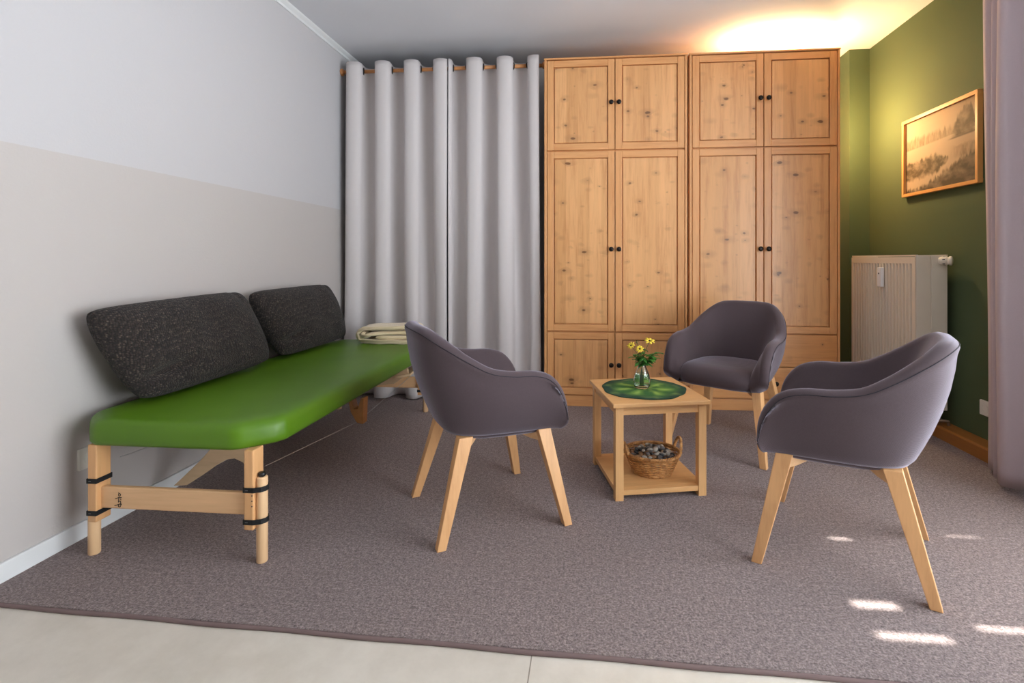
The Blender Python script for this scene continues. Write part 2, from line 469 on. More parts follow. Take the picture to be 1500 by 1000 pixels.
def curtain(name, label, x0, x1, xf, P, flare, seed, grp, holes_):
    NX, NZ = 190, 60; zt, zb = RZ+.05, .012
    v = []; f = []; A = .066
    def yy(x, z, k):
        ph = 2*PI*(x-xf)/P
        low = 1-k
        s = math.cos(ph + .35*low*math.sin(seed+x*3))
        q = math.copysign(abs(s)**.9, s)
        return RY - .012 - A*q*(1-.25*low*(.5+.5*math.sin(x*7+seed))) + .012*low*math.sin(x*19+seed*2+2*z)
    for j in range(NZ+1):
        k = j/NZ; z = zb+(zt-zb)*k
        for i in range(NX+1):
            x = x0+(x1-x0)*i/NX
            ph = 2*PI*(x-xf)/P
            xx = x + .022*math.sin(2*ph)*(.6+.4*k)
            low = (1-k)
            cx = (x0+x1)/2
            xx += flare[0]*low**1.3*max(0, (cx-x)/(cx-x0)) + flare[1]*low**1.3*max(0, (x-cx)/(x1-cx))
            zz = z - .012*k**6*(.5-.5*math.cos(ph))
            v.append((xx, yy(x, z, k), zz))
    for j in range(NZ):
        for i in range(NX):
            a = j*(NX+1)+i; f.append((a, a+1, a+NX+2, a+NX+1))
    mb = MB().add(v, f)
    o = mb.build(name, 'curtain_linen', None, smooth=True, solid=.0035)
    tag(o, label, 'curtain', grp)
    # eyelets where cloth crosses the rod
    n = -6
    while n < 12:
        x = xf + P*(n+.5)/2
        n += 1
        if not (x0+.01 < x < x1-.01): continue
        ph = 2*PI*(x-xf)/P; xx = x+.022*math.sin(2*ph)
        sg = 1 if math.sin(ph) > 0 else -1
        nrm = Vector((-1*sg*.97, -.5, 0)).normalized()
        if sg < 0: nrm = Vector((.97, -.5, 0)).normalized()
        a = Vector((0, 0, 1)); b = nrm.cross(a)
        pts = [Vector((xx, RY-.002, RZ))+(a*math.cos(t)+b*math.sin(t))*.024 for t in [2*PI*q/20 for q in range(20)]]
        MB().tube(pts, .0045, 8, closed=True).build('eyelet', 'metal_dark', o, smooth=True)
    return o
curtain('back_curtain', 'light grey eyelet curtain hanging beside the left wall', -1.835, -1.068, -1.765, .222, (-.035, .0), 1.3, 'grey eyelet curtains on the back wall', 4)
curtain('back_curtain', 'light grey eyelet curtain hanging beside the pine wardrobe', -1.056, -.385, -.850, .226, (0, .02), 4.1, 'grey eyelet curtains on the back wall', 4)

# window curtain, bunched at the right
def window_curtain():
    P = [(2.0, 2.70, 0), (1.925, 2.665, 0), (1.905, 2.62, 0), (1.935, 2.585, 0), (1.875, 2.55, 0), (1.90, 2.515, 0), (1.835, 2.475, 0), (1.835, 2.43, 0),
         (1.90, 2.40, 0), (1.95, 2.35, 0), (1.93, 2.27, 0), (1.87, 2.22, 0), (1.88, 2.15, 0), (1.96, 2.10, 0), (1.99, 2.05, 0)]
    S = spline(P, 150); NZ = 40; v = []; f = []
    cx, cy = 1.93, 2.4
    for j in range(NZ+1):
        k = j/NZ; z = .02+(2.56-.02)*k
        for i, p in enumerate(S):
            wv = .012*(1-k)*math.sin(i*.11+3*k)
            v.append((p.x+wv + .010*math.sin(k*4+i*.05), p.y+.5*wv, z))
    for j in range(NZ):
        for i in range(149):
            a = j*150+i; f.append((a, a+1, a+151, a+150))
    o = MB().add(v, f).build('window_curtain', 'window_curtain', None, smooth=True, solid=.004)
    tag(o, 'pale mauve floor-length curtain pulled aside at the right edge by the green wall', 'curtain')
    t = thing('curtain_track', 'white curtain track under the ceiling above the window', 'curtain track', (0, 0, 0))
    MB().box(1.90, -.1, 2.565, 1.96, 2.72, H).build('track', 'white_paint', t)
window_curtain()

# ---------------------------------------------------------------- radiator
def radiator():
    X0, X1, Y0, Y1, Z0, Z1 = 1.872, 2.045, 3.115, 3.835, .163, 1.062
    r = thing('radiator', 'tall white ribbed panel radiator on the green wall', 'radiator', (XR, (Y0+Y1)/2, 0))
    def P(m): 
        m.v = [(a-XR, b-(Y0+Y1)/2, c_) for a, b, c_ in m.v]; return m
    # ribbed front panel, facing the room (-X)
    n = 20; pts = [(X0, Y0)]
    m0 = .022; pitch = (Y1-Y0-2*m0)/n
    prof = []
    for i in range(n):
        y = Y0+m0+i*pitch
        prof += [(0, y), (0, y+pitch*.32), (.022, y+pitch*.42), (.022, y+pitch*.86)]
    prof.append((0, Y1-m0))
    rings = []
    for z, k in ((Z0+.02, 0), (Z0+.05, 0), (Z0+.062, 1), (Z1-.062, 1), (Z1-.05, 0), (Z1-.012, 0)):
        rings.append([(X0-.001, Y0+.001, z)]+[(X0+d*k, y, z) for d, y in prof]+[(X0-.001, Y1-.001, z)])
    fp = MB().loft(rings, False, False, closed=False)
    P(fp).build('front_panel', 'radiator_enamel', r, bevel=0, solid=.002)
    side = MB().box(X0+.003, Y0, Z0, X0+.082, Y0+.012, Z1-.006).box(X0+.086, Y0, Z0, X1, Y0+.012, Z1-.006)
    side.box(X0+.02, Y0+.004, Z0+.004, X1-.004, Y0+.016, Z1-.01)
    P(side).build('side_panel', 'radiator_enamel', r, bevel=.003)
    side2 = MB().box(X0+.003, Y1-.012, Z0, X1, Y1, Z1-.006); P(side2).build('side_panel', 'radiator_enamel', r, bevel=.003)
    top = MB()
    top.box(X0+.002, Y0, Z1-.008, X0+.012, Y1, Z1).box(X1-.01, Y0, Z1-.008, X1, Y1, Z1)
    k = int((Y1-Y0)/.018)
    for i in range(k): top.box(X0+.012, Y0+i*.018+.003, Z1-.007, X1-.01, Y0+i*.018+.011, Z1-.002)
    P(top).build('top_grille', 'radiator_enamel', r)
    P(MB().box(X1-.02, Y0+.02, Z0+.01, X1-.004, Y1-.02, Z1-.02).box(X0+.06, Y0+.02, Z0+.01, X0+.075, Y1-.02, Z1-.02)).build('inner_panel', 'radiator_enamel', r)
    for ya in (Y0+.12, Y1-.15): P(MB().box(X1, ya, Z0+.1, XR, ya+.03, Z1-.1)).build('wall_bracket', 'radiator_enamel', r)
    # thermostat valve near the top of the near end
    vx = X1-.05; vz = Z1-.035
    v = MB().lathe([(.012, 0), (.02, .004), (.022, .012), (.025, .016), (.025, .040), (.022, .043), (.022, .048), (.026, .051), (.026, .062), (.018, .065)], 22)
    # axis points toward the viewer and to the right
    ax = Vector((.74, -.67, 0)).normalized(); u = Vector((0, 0, 1)); w_ = ax.cross(u)
    v.v = [tuple(Vector((vx, Y0, vz))+w_*a+u*b+ax*c_) for a, b, c_ in v.v]
    vo = P(v).build('thermostat_head', 'radiator_enamel', r, smooth=True, bevel=.001)
    sl = MB()
    for q in range(6):
        t = q*PI/3+.3; d = w_*math.cos(t)+u*math.sin(t); c0 = Vector((vx, Y0, vz))+ax*.028+d*.0255
        e = .003
        sl.add([tuple(c0+ax*(s1*.006)+d.cross(ax)*(s2*e)+d*(s3*.0006)) for s1, s2, s3 in ((-1, -1, 0), (1, -1, 0), (1, 1, 0), (-1, 1, 0), (-1, -1, 1), (1, -1, 1), (1, 1, 1), (-1, 1, 1))],
               [(0, 1, 2, 3), (4, 5, 6, 7), (0, 1, 5, 4), (1, 2, 6, 5), (2, 3, 7, 6), (3, 0, 4, 7)])
    P(sl).build('valve_marks', 'black_plastic', vo)
    pl = MB().lathe([(.014, 0), (.014, .012), (.009, .016)], 16)
    pl.v = [(X1-.05+a, Y0-c_, Z0+.03+b) for a, b, c_ in pl.v]; P(pl).build('drain_plug', 'black_plastic', r, smooth=True)
    # heat meter clipped on the ribs
    hm = MB().box(X0-.026, 3.425, .86, X0-.002, 3.465, .985)
    ho = P(hm).build('heat_meter', 'meter_plastic', r, bevel=.005, seg=3)
    ho['label'] = 'small white heat meter with a black dot'
    d = MB().lathe([(.005, 0), (.005, .0015)], 12); d.v = [(X0-.026-c_, 3.445+a, .945+b) for a, b, c_ in d.v]
    P(d).build('meter_window', 'black_plastic', ho)
    # pipes
    p1 = spline([(X1-.075, Y0+.05, Z0+.01), (X1-.075, Y0+.045, Z0-.045), (X1-.05, Y0+.03, Z0-.062), (X1-.0, Y0+.01, Z0-.062), (X1+.012, Y0+.01, Z0-.07), (X1+.012, Y0+.01, .06)], 24)
    P(MB().tube(p1, .008, 10)).build('pipe', 'pipe_metal', r, smooth=True)
    p2 = spline([(X1-.12, Y0+.09, Z0+.01), (X1-.12, Y0+.085, Z0-.05), (X1-.08, Y0+.08, Z0-.07), (X1+.0, Y0+.075, Z0-.07), (X1+.012, Y0+.075, Z0-.08), (X1+.012, Y0+.075, .06)], 24)
    P(MB().tube(p2, .008, 10)).build('pipe', 'pipe_metal', r, smooth=True)
radiator()

# ---------------------------------------------------------------- picture
def picture():
    y0, y1, z0, z1 = 2.91, 3.575, 1.445, 1.947     # y1 is the far (left) edge
    X = XR
    t = thing('framed_picture', 'wood-framed sepia river landscape hanging on the green wall', 'picture', (X, (y0+y1)/2, z0))
    cy = (y0+y1)/2; hw = (y1-y0)/2; hh = z1-z0; fw = .02
    f = MB().box(-.03, -hw, 0, -.002, hw, fw).box(-.03, -hw, hh-fw, -.002, hw, hh).box(-.03, -hw, fw, -.002, -hw+fw, hh-fw).box(-.03, hw-fw, fw, -.002, hw, hh-fw)
    f.build('frame', 'frame_wood', t, bevel=.002)
    NX, NY = 260, 200; v = []; fc = []
    for j in range(NY+1):
        for i in range(NX+1):
            v.append((-.012, hw-fw*.9-(2*hw-1.8*fw)*i/NX, fw*.9+(hh-1.8*fw)*j/NY))
    for j in range(NY):
        for i in range(NX): a = j*(NX+1)+i; fc.append((a, a+1, a+NX+2, a+NX+1))
    me = bpy.data.meshes.new('print'); me.from_pydata(v, [], fc)
    ca = me.color_attributes.new('Col', 'FLOAT_COLOR', 'POINT')
    def sm(a, b, x): 
        k = max(0, min(1, (x-a)/(b-a))); return k*k*(3-2*k)
    def lerp(a, b, k): return tuple(a[q]*(1-k)+b[q]*k for q in range(3))
    sky, mist, water = rgb(226, 196, 158), rgb(238, 214, 176), rgb(228, 202, 168)
    dark, mid, reed = rgb(84, 70, 48), rgb(150, 124, 90), rgb(104, 88, 58)
    cols = []
    for j in range(NY+1):
        for i in range(NX+1):
            u, w_ = i/NX, j/NY
            n = noise.fractal(Vector((u*9, w_*9, 0)), 1, 2, 4)
            nv = noise.fractal(Vector((u*30, w_*7, 3)), 1, 2, 4)
            c = lerp(mist, sky, sm(.55, 1, w_)); c = lerp(c, rgb(196, 160, 128), sm(.3, 1, u)*sm(.4, 1, w_)*.6)
            # water
            if w_ < .62: c = lerp(water, rgb(206, 176, 144), sm(.5, .9, u))
            # far treeline
            top = .735+.03*nv-.02*u; bot = .60+.04*u
            tl = sm(bot-.012, bot+.012, w_)*(1-sm(top-.03, top+.05, w_))*(1-sm(.55, .8, u)*.4)
            c = lerp(c, mid, tl*(.75+.5*nv)*.8)
            # right trees with reflection
            ex = (u-.86)/.16; tt = .94-.22*ex*ex+.06*nv
            k = (1-sm(tt-.06, tt+.02, w_))*sm(.56, .60, w_)*sm(.62, .76, u+.03*n)
            c = lerp(c, rgb(110, 92, 66), max(0, min(1, k*(.85+.5*n))))
            k = sm(.60, .85, u)*sm(.30, .36, w_)*(1-sm(.46, .5, w_+.03*nv)); c = lerp(c, rgb(150, 124, 94), max(0, min(1, k*(.6+.6*nv))))
            k = sm(.60, .7, u)*(1-sm(.0, .018, abs(w_-.575-.04*(u-.6)))); c = lerp(c, dark, max(0, min(1, k*.7)))
            # middle reed island, left
            cen = .37-.08*(1-u)+.02*n; th = .12*(1-sm(.45, .66, u))
            k = 1-sm(th*.7, th+.03, abs(w_-cen-.03*nv)) if th > .005 else 0
            c = lerp(c, reed, max(0, min(1, k*(.8+.6*n))))
            # foreground bank
            edge = .06+.30*sm(.15, 1.0, u)+.05*nv
            k = 1-sm(edge-.04, edge+.02, w_); c = lerp(c, dark, max(0, min(1, k*(.85+.4*n))))
            cols.append(tuple(q*.48 for q in c))
    for i, c in enumerate(cols): ca.data[i].color = (max(0, c[0]), max(0, c[1]), max(0, c[2]), 1)
    link('print', me, 'artwork_print', t)
picture()

# ---------------------------------------------------------------- sockets
def socket(name, x, y, z, sx, label, n=2):
    t = thing(name, label, 'socket', (x, y, z))
    w_, h_ = (.08, .08)
    MB().box(0, -w_/2, -h_/2, sx*.011, w_/2, h_/2).build('cover_plate', 'socket_plastic', t, bevel=.004, seg=3)
    k = MB().lathe([(.021, 0), (.021, .0015), (.019, .0015), (.018, -.006)], 24)
    k.v = [(sx*(.0112+c_), a, b) for a, b, c_ in k.v]; k.build('socket_well', 'socket_plastic', t, smooth=False)
    for s in (-1, 1):
        k = MB().lathe([(.0028, 0), (.0028, .001)], 10); k.v = [(sx*(.0055+c_), a+s*.0095, b) for a, b, c_ in k.v]; k.build('socket_hole', 'black_plastic', t)
socket('wall_socket', XL, 1.738, .292, 1, 'white wall socket under the green treatment table')
socket('wall_socket', XR, 2.885, .245, -1, 'white wall socket on the green wall beside the window curtain')

# ---------------------------------------------------------------- massage table
def treatment_table():
    X0, X1, Y0, Y1 = -1.835, -1.082, 1.60, 3.44
    ZB, ZT = .387, .478
    cx, cy = (X0+X1)/2, (Y0+Y1)/2
    t = thing('treatment_table', 'low treatment table with green padded top along the left wall', 'treatment table', (cx, cy, 0))
    def P(m): m.v = [(a-cx, b-cy, c_) for a, b, c_ in m.v]; return m
    # padded top: outline with chamfered/rounded corners, rounded rim
    def outline(inset):
        hx, hy = (X1-X0)/2-inset, (Y1-Y0)/2-inset; pts = []
        ch_, rr_ = .10, .03
        for sx, sy in ((1, 1), (-1, 1), (-1, -1), (1, -1)):
            a, b = Vector((sx*hx, sy*(hy-ch_))), Vector((sx*(hx-ch_*1.1), sy*hy))
            seq = []
            for P_, d0, d1 in ((a, Vector((0, -sy)), (b-a).normalized()), (b, (a-b).normalized(), Vector((-sx, 0)))):
                for q in range(6):
                    k = q/5; seq.append(P_+d0*rr_*(1-k)**2+d1*rr_*k**2)
            if sx*sy < 0: seq = seq[::-1]
            pts += [tuple(p) for p in seq]
        # densify long edges
        out = []
        for i in range(len(pts)):
            a, b = Vector(pts[i]), Vector(pts[(i+1) % len(pts)])
            k = max(1, int((b-a).length/.04))
            for q in range(k): out.append(a.lerp(b, q/k))
        return [(p.x, p.y) for p in out]
    base = outline(0); n = len(base)
    rings = []
    th = ZT-ZB
    for ins, z in ((.03, ZB), (.006, ZB+.002), (.0, ZB+.012), (.0, ZB+.03), (.001, ZB+th*.6), (.005, ZB+th*.78), (.014, ZB+th*.9), (.030, ZB+th*.97), (.06, ZT), (.15, ZT+.002), (.25, ZT+.003), (.33, ZT+.003)):
        ring = []
        for (x, y) in base:
            hx, hy = (X1-X0)/2, (Y1-Y0)/2
            kx = (hx-ins)/hx; ky = (hy-ins)/hy
            wob = 1
            # slight cinch of the cover beside each corner
            ed = abs(abs(y)-(hy-.10))
            dent = .0035*math.exp(-(ed/.012)**2) if abs(x) > hx-.02 and z < ZT-.01 else 0
            ring.append((cx+(x-math.copysign(dent, x))*kx, cy+y*ky, z))
        rings.append(ring)
    P(MB().loft(rings)).build('padded_top', 'green_vinyl', t, smooth=True)
    for ya, yb in ((Y0+.11, cy-.004), (cy+.004, Y1-.11)):
        P(MB().box(X0+.10, ya, ZB-.012, X1-.10, yb, ZB+.004)).build('underboard', 'plywood', t)
    legs = []
    def leg(x, y, s, sy):
        # square post; round-nosed height extension strapped to it
        hx, hy = .017, .028
        root = P(MB().box(x-hx, y-hy, .118, x+hx, y+hy, ZB+.001)).build('leg', 'beech', t, bevel=.004)
        if s > 0: ex, ey, zt = x+.030, y, .292
        else: ex, ey, zt = x-.010, y-sy*.009, .128
        P(MB().lathe([(.0165, 0), (.0180, .004), (.0180, zt-.004), (.015, zt)], 24, ex, ey)).build('leg_extension', 'pale_beech', root, smooth=True, bevel=.001)
        ya, yb = y-hy-.0012, y+hy+.0012
        xa, xb = x-hx-.0012, (ex+.0192 if s > 0 else x+hx+.0012)
        for z in (.146, .254) if s > 0 else (.15, .262):
            yc, yd = (ya, yb) if z < .2 or s > 0 else (y-hy-.0012, y+hy+.0012)
            if s > 0: pts = [(xa, yc), (x+hx, yc), (xb-.010, y-.020), (xb, y-.008), (xb, y+.008), (xb-.010, y+.020), (x+hx, yd), (xa, yd)]
            else: pts = [(xa, yc), (xb, yc), (xb, yd), (xa, yd)]
            so = P(MB().loft([[(a, b, zz) for a, b in pts+pts[:1]] for zz in (z-.0085, z+.0085)], False, False, closed=False)).build('strap', 'strap', root, solid=.0022)
            P(MB().box(x-.010, yc-.0022, z-.001, x-.001, yc-.0012, z+.0005)).build('stitching', 'strap_stitch', so)
        if s > 0:
            P(MB().lathe([(.010, zt), (.012, zt+.002), (.012, zt+.011), (.009, zt+.014)], 16, ex, ey)).build('leg_knob', 'black_plastic', root, smooth=True)
            for z in (.20, .218, .236):
                kb = MB().lathe([(.0022, 0), (.0022, .001)], 8); kb.v = [(x+hx-.004+a, y-hy-c_, z+b) for a, b, c_ in kb.v]
                P(kb).build('peg_hole', 'black_plastic', root)
        return root
    for x, s in ((-1.728, -1), (-1.150, 1)):
        for y, sy in ((1.638, 1), (3.36, -1)):
            leg(x, y, s, sy)
    # end rails
    for y, nm in ((1.628, 'near'), (3.352, 'far')):
        r = MB().box(-1.715, y, .160, -1.165, y+.02, .236)
        ro = P(r).build('end_rail', 'beech_crosswise', t, bevel=.005, seg=3)
        if nm == 'near':
            # the brush-script mark burnt into the rail
            S = .000118; cX, cZ = 430, 520; yy = y-.0004
            def pt(a, b): return (-1.645+(a-cX)*S, yy, .193-(b-cZ)*S*.98)
            def ell(a, b, ra, rb, t0=0, t1=2*PI, n_=18): return [pt(a+ra*math.cos(t0+(t1-t0)*q/n_), b+rb*math.sin(t0+(t1-t0)*q/n_)) for q in range(n_+1)]
            L = MB()
            for path, w_ in ((ell(468, 372, 32, 38), 9), ([pt(330, 494), pt(372, 486), pt(430, 458), pt(480, 452), pt(535, 456)], 11),
                             ([pt(438, 300), pt(442, 330), pt(446, 420)], 8), ([pt(446, 440), pt(438, 520), pt(432, 600)], 10),
                             ([pt(480, 490), pt(500, 505), pt(520, 530)], 9), (ell(472, 596, 34, 34, PI, 2.1*PI), 10),
                             ([pt(310, 702), pt(370, 692), pt(430, 660), pt(480, 648), pt(535, 668)], 12), ([pt(500, 612), pt(515, 650)], 10), (ell(466, 702, 38, 34, -.6, 3.9), 10)):
                L.tube(path, w_*S, 6)
            P(L).build('brand_mark', 'logo_ink', ro)
    # arched plywood braces (in planes across the table)
    def plate(outer, y, th_, tilt, name, mat='plywood', zref=.38):
        k = len(outer)
        a = [(x, y+(zref-z)*tilt, z) for x, z in outer]; b = [(x, y+th_+(zref-z)*tilt, z) for x, z in outer]
        return P(MB().loft([a, b])).build(name, mat, t, bevel=.002)
    def arch(mx):
        out = [(-.25, .08), (-.20, .125), (-.13, .19), (-.075, .25), (-.05, .30), (-.045, .38), (.10, .38), (.085, .30), (.085, .23), (.10, .165), (.125, .11), (.15, .08), (.10, .08),
               (.10, .12), (.085, .16), (.06, .19), (.025, .205), (-.01, .20), (-.06, .172), (-.12, .13), (-.19, .085)]
        return [(-1.50+a, b) for a, b in out]
    plate(arch(1), 1.98, .012, 0, 'arched_brace')
    plate([(-1.0-.42+a, b) for a, b in ((-.33, .366), (-.33, .33), (-.2, .26), (0, .235), (.2, .26), (.30, .33), (.30, .366))], 3.02, .012, .3, 'arched_brace')
    # centre hanging brace near the fold
    cb = [(-1.165, .366), (-1.15, .30), (-1.12, .25), (-1.09, .243), (-1.085, .366), (-1.10, .366), (-1.115, .315), (-1.135, .315), (-1.15, .366)]
    plate(cb, 2.34, .05, 0, 'hinge_bracket', 'trim_wood')
    # rail with a black knob under the far end, and steel cables
    fb = MB().loft([[(x, y, z) for x, y, z in ((-1.20, 3.02, .30), (-1.20, 3.30, .305), (-1.13, 3.30, .325), (-1.10, 3.02, .32))], [(x, y, z) for x, y, z in ((-1.20, 3.02, .315), (-1.20, 3.30, .32), (-1.13, 3.30, .34), (-1.10, 3.02, .335))]])
    P(fb).build('support_board', 'plywood', t, bevel=.002)
    for a, b in (((-1.13, 3.1, .30), (-1.12, 2.36, .25)), ((-1.15, 1.70, .30), (-1.12, 2.36, .25)), ((-1.74, 3.1, .30), (-1.76, 2.36, .25)), ((-1.74, 1.73, .30), (-1.76, 2.36, .25))):
        P(MB().tube([a, b], .0012, 6)).build('steel_cable', 'metal_light', t)
treatment_table()

# ---------------------------------------------------------------- pillows
def pillow(name, label, BL, BR, TR, TL, T, seed):
    c = (Vector(BL)+Vector(BR)+Vector(TR)+Vector(TL))/4
    BL, BR, TR, TL = [Vector(p)-c for p in (BL, BR, TR, TL)]
    nx, ny = 76, 44; verts = []; faces = []; uvs = []
    nrm = (BR-BL).cross(TL-BL).normalized()
    if nrm.x < 0: nrm = -nrm
    for side in (1, -1):
        for j in range(ny+1):
            for i in range(nx+1):
                u, v = i/nx, j/ny
                u = .45*u+.55*(.5-.5*math.cos(PI*u)); v = .45*v+.55*(.5-.5*math.cos(PI*v))
                a, b = 2*u-1, 2*v-1
                # pull the outline in between the corners
                pa = 1-.055*(1-b*b); pb = 1-.09*(1-a*a)*0.6
                # round off corners
                uu, vv = (a*(1-.03*b**4-.02*b**12)+1)/2, (b*(1-.03*a**4-.045*a**12)+1)/2
                p = BL*(1-uu)*(1-vv)+BR*uu*(1-vv)+TR*uu*vv+TL*(1-uu)*vv
                e = max(0, (1-abs(a)**3.2))*max(0, (1-abs(b)**2.6))
                h = T*e**.36
                d = noise.noise(Vector((u*5+seed, v*4, side)))*.012*e**.5
                # creases running from the lower left corner
                cr = math.exp(-((v-.20-.30*u)/.05)**2)*math.exp(-((u-.15)/.13)**2)*.040
                cr += math.exp(-((u-.80-.1*v)/.03)**2)*math.exp(-((v-.95)/.12)**2)*.012
                if side == 1: h -= cr
                verts.append(p+nrm*side*(h+d)); 
    N = (nx+1)*(ny+1)
    for s in (0, 1):
        for j in range(ny):
            for i in range(nx):
                k = s*N+j*(nx+1)+i; q = (k, k+1, k+nx+2, k+nx+1)
                faces.append(q if s == 0 else q[::-1])
    me = bpy.data.meshes.new(name); me.from_pydata(verts, [], faces)
    uvl = me.uv_layers.new(name='UVMap')
    for poly in me.polygons:
        for li in poly.loop_indices:
            k = me.loops[li].vertex_index % N
            pu, pv = (k % (nx+1))/nx, (k//(nx+1))/ny
            uvl.data[li].uv = (.75*pu+.25*(.5-.5*math.cos(PI*pu)), .75*pv+.25*(.5-.5*math.cos(PI*pv)))
    bm = bmesh.new(); bm.from_mesh(me); bmesh.ops.remove_doubles(bm, verts=bm.verts, dist=1e-5)
    bmesh.ops.recalc_face_normals(bm, faces=bm.faces); bm.to_mesh(me); bm.free()
    o = link(name, me, 'pillow_weave', None, smooth=True); o.location = c
    return tag(o, label, 'pillow', 'dark woven pillows leaning on the left wall')
pillow('pillow', 'dark brown woven pillow leaning on the wall at the near end of the green table', (-1.690, 1.765, .492), (-1.705, 2.56, .492), (-1.792, 2.44, .875), (-1.792, 1.63, .855), .085, 1.7)
pillow('pillow', 'dark brown woven pillow leaning on the wall nearest the back curtain', (-1.700, 2.645, .492), (-1.712, 3.41, .492), (-1.792, 3.30, .87), (-1.792, 2.50, .865), .083, 6.2)

# ---------------------------------------------------------------- folded blanket
def blanket():
    path = [(-.07, .042), (0, .041), (.08, .042), (.15, .041), (.172, .035), (.176, .026), (.165, .016), (.12, .014), (.02, .014), (-.08, .014), (-.145, .016), (-.178, .034), (-.188, .062),
            (-.172, .088), (-.135, .100), (-.06, .101), (.04, .104), (.13, .108), (.172, .104), (.188, .094), (.186, .080), (.16, .072), (.08, .071), (-.02, .070), (-.075, .068), (-.105, .064),
            (-.128, .050), (-.146, .050), (-.154, .062), (-.142, .072)]
    S = spline([(a, 0, b) for a, b in path], 150); n = len(S)
    ny = 16; depth = .20; th = .0245
    def ring(k):
        y = -depth/2+depth*k
        up = []; dn = []
        for i, p in enumerate(S):
            t = (S[min(i+1, n-1)]-S[max(i-1, 0)]).normalized(); nn = Vector((-t.z, 0, t.x))
            end = min(1, i/3, (n-1-i)/3); e = th/2*math.sqrt(max(.02, 1-(1-end)**2))
            off = (p.x*.10 if p.z > .09 else 0)
            wv = .006*noise.noise(Vector((p.x*12, k*3, p.z*20)))
            yy = y + .010*math.sin(i*.13)*(1 if k > .5 else 1)
            up.append((p.x+nn.x*e, yy, p.z+nn.z*e+wv)); dn.append((p.x-nn.x*e, yy, p.z-nn.z*e+wv))
        return up+dn[::-1]
    rings = []
    for q in range(ny+1): rings.append(ring(q/ny))
    o = MB().loft(rings).build('blanket', 'blanket_fleece', None, smooth=True, bevel=0)
    o.location = (-1.345, 3.305, .4815); o.rotation_euler = (0, 0, .10)
    tag(o, 'folded cream blanket at the far end of the green table', 'blanket')
blanket()

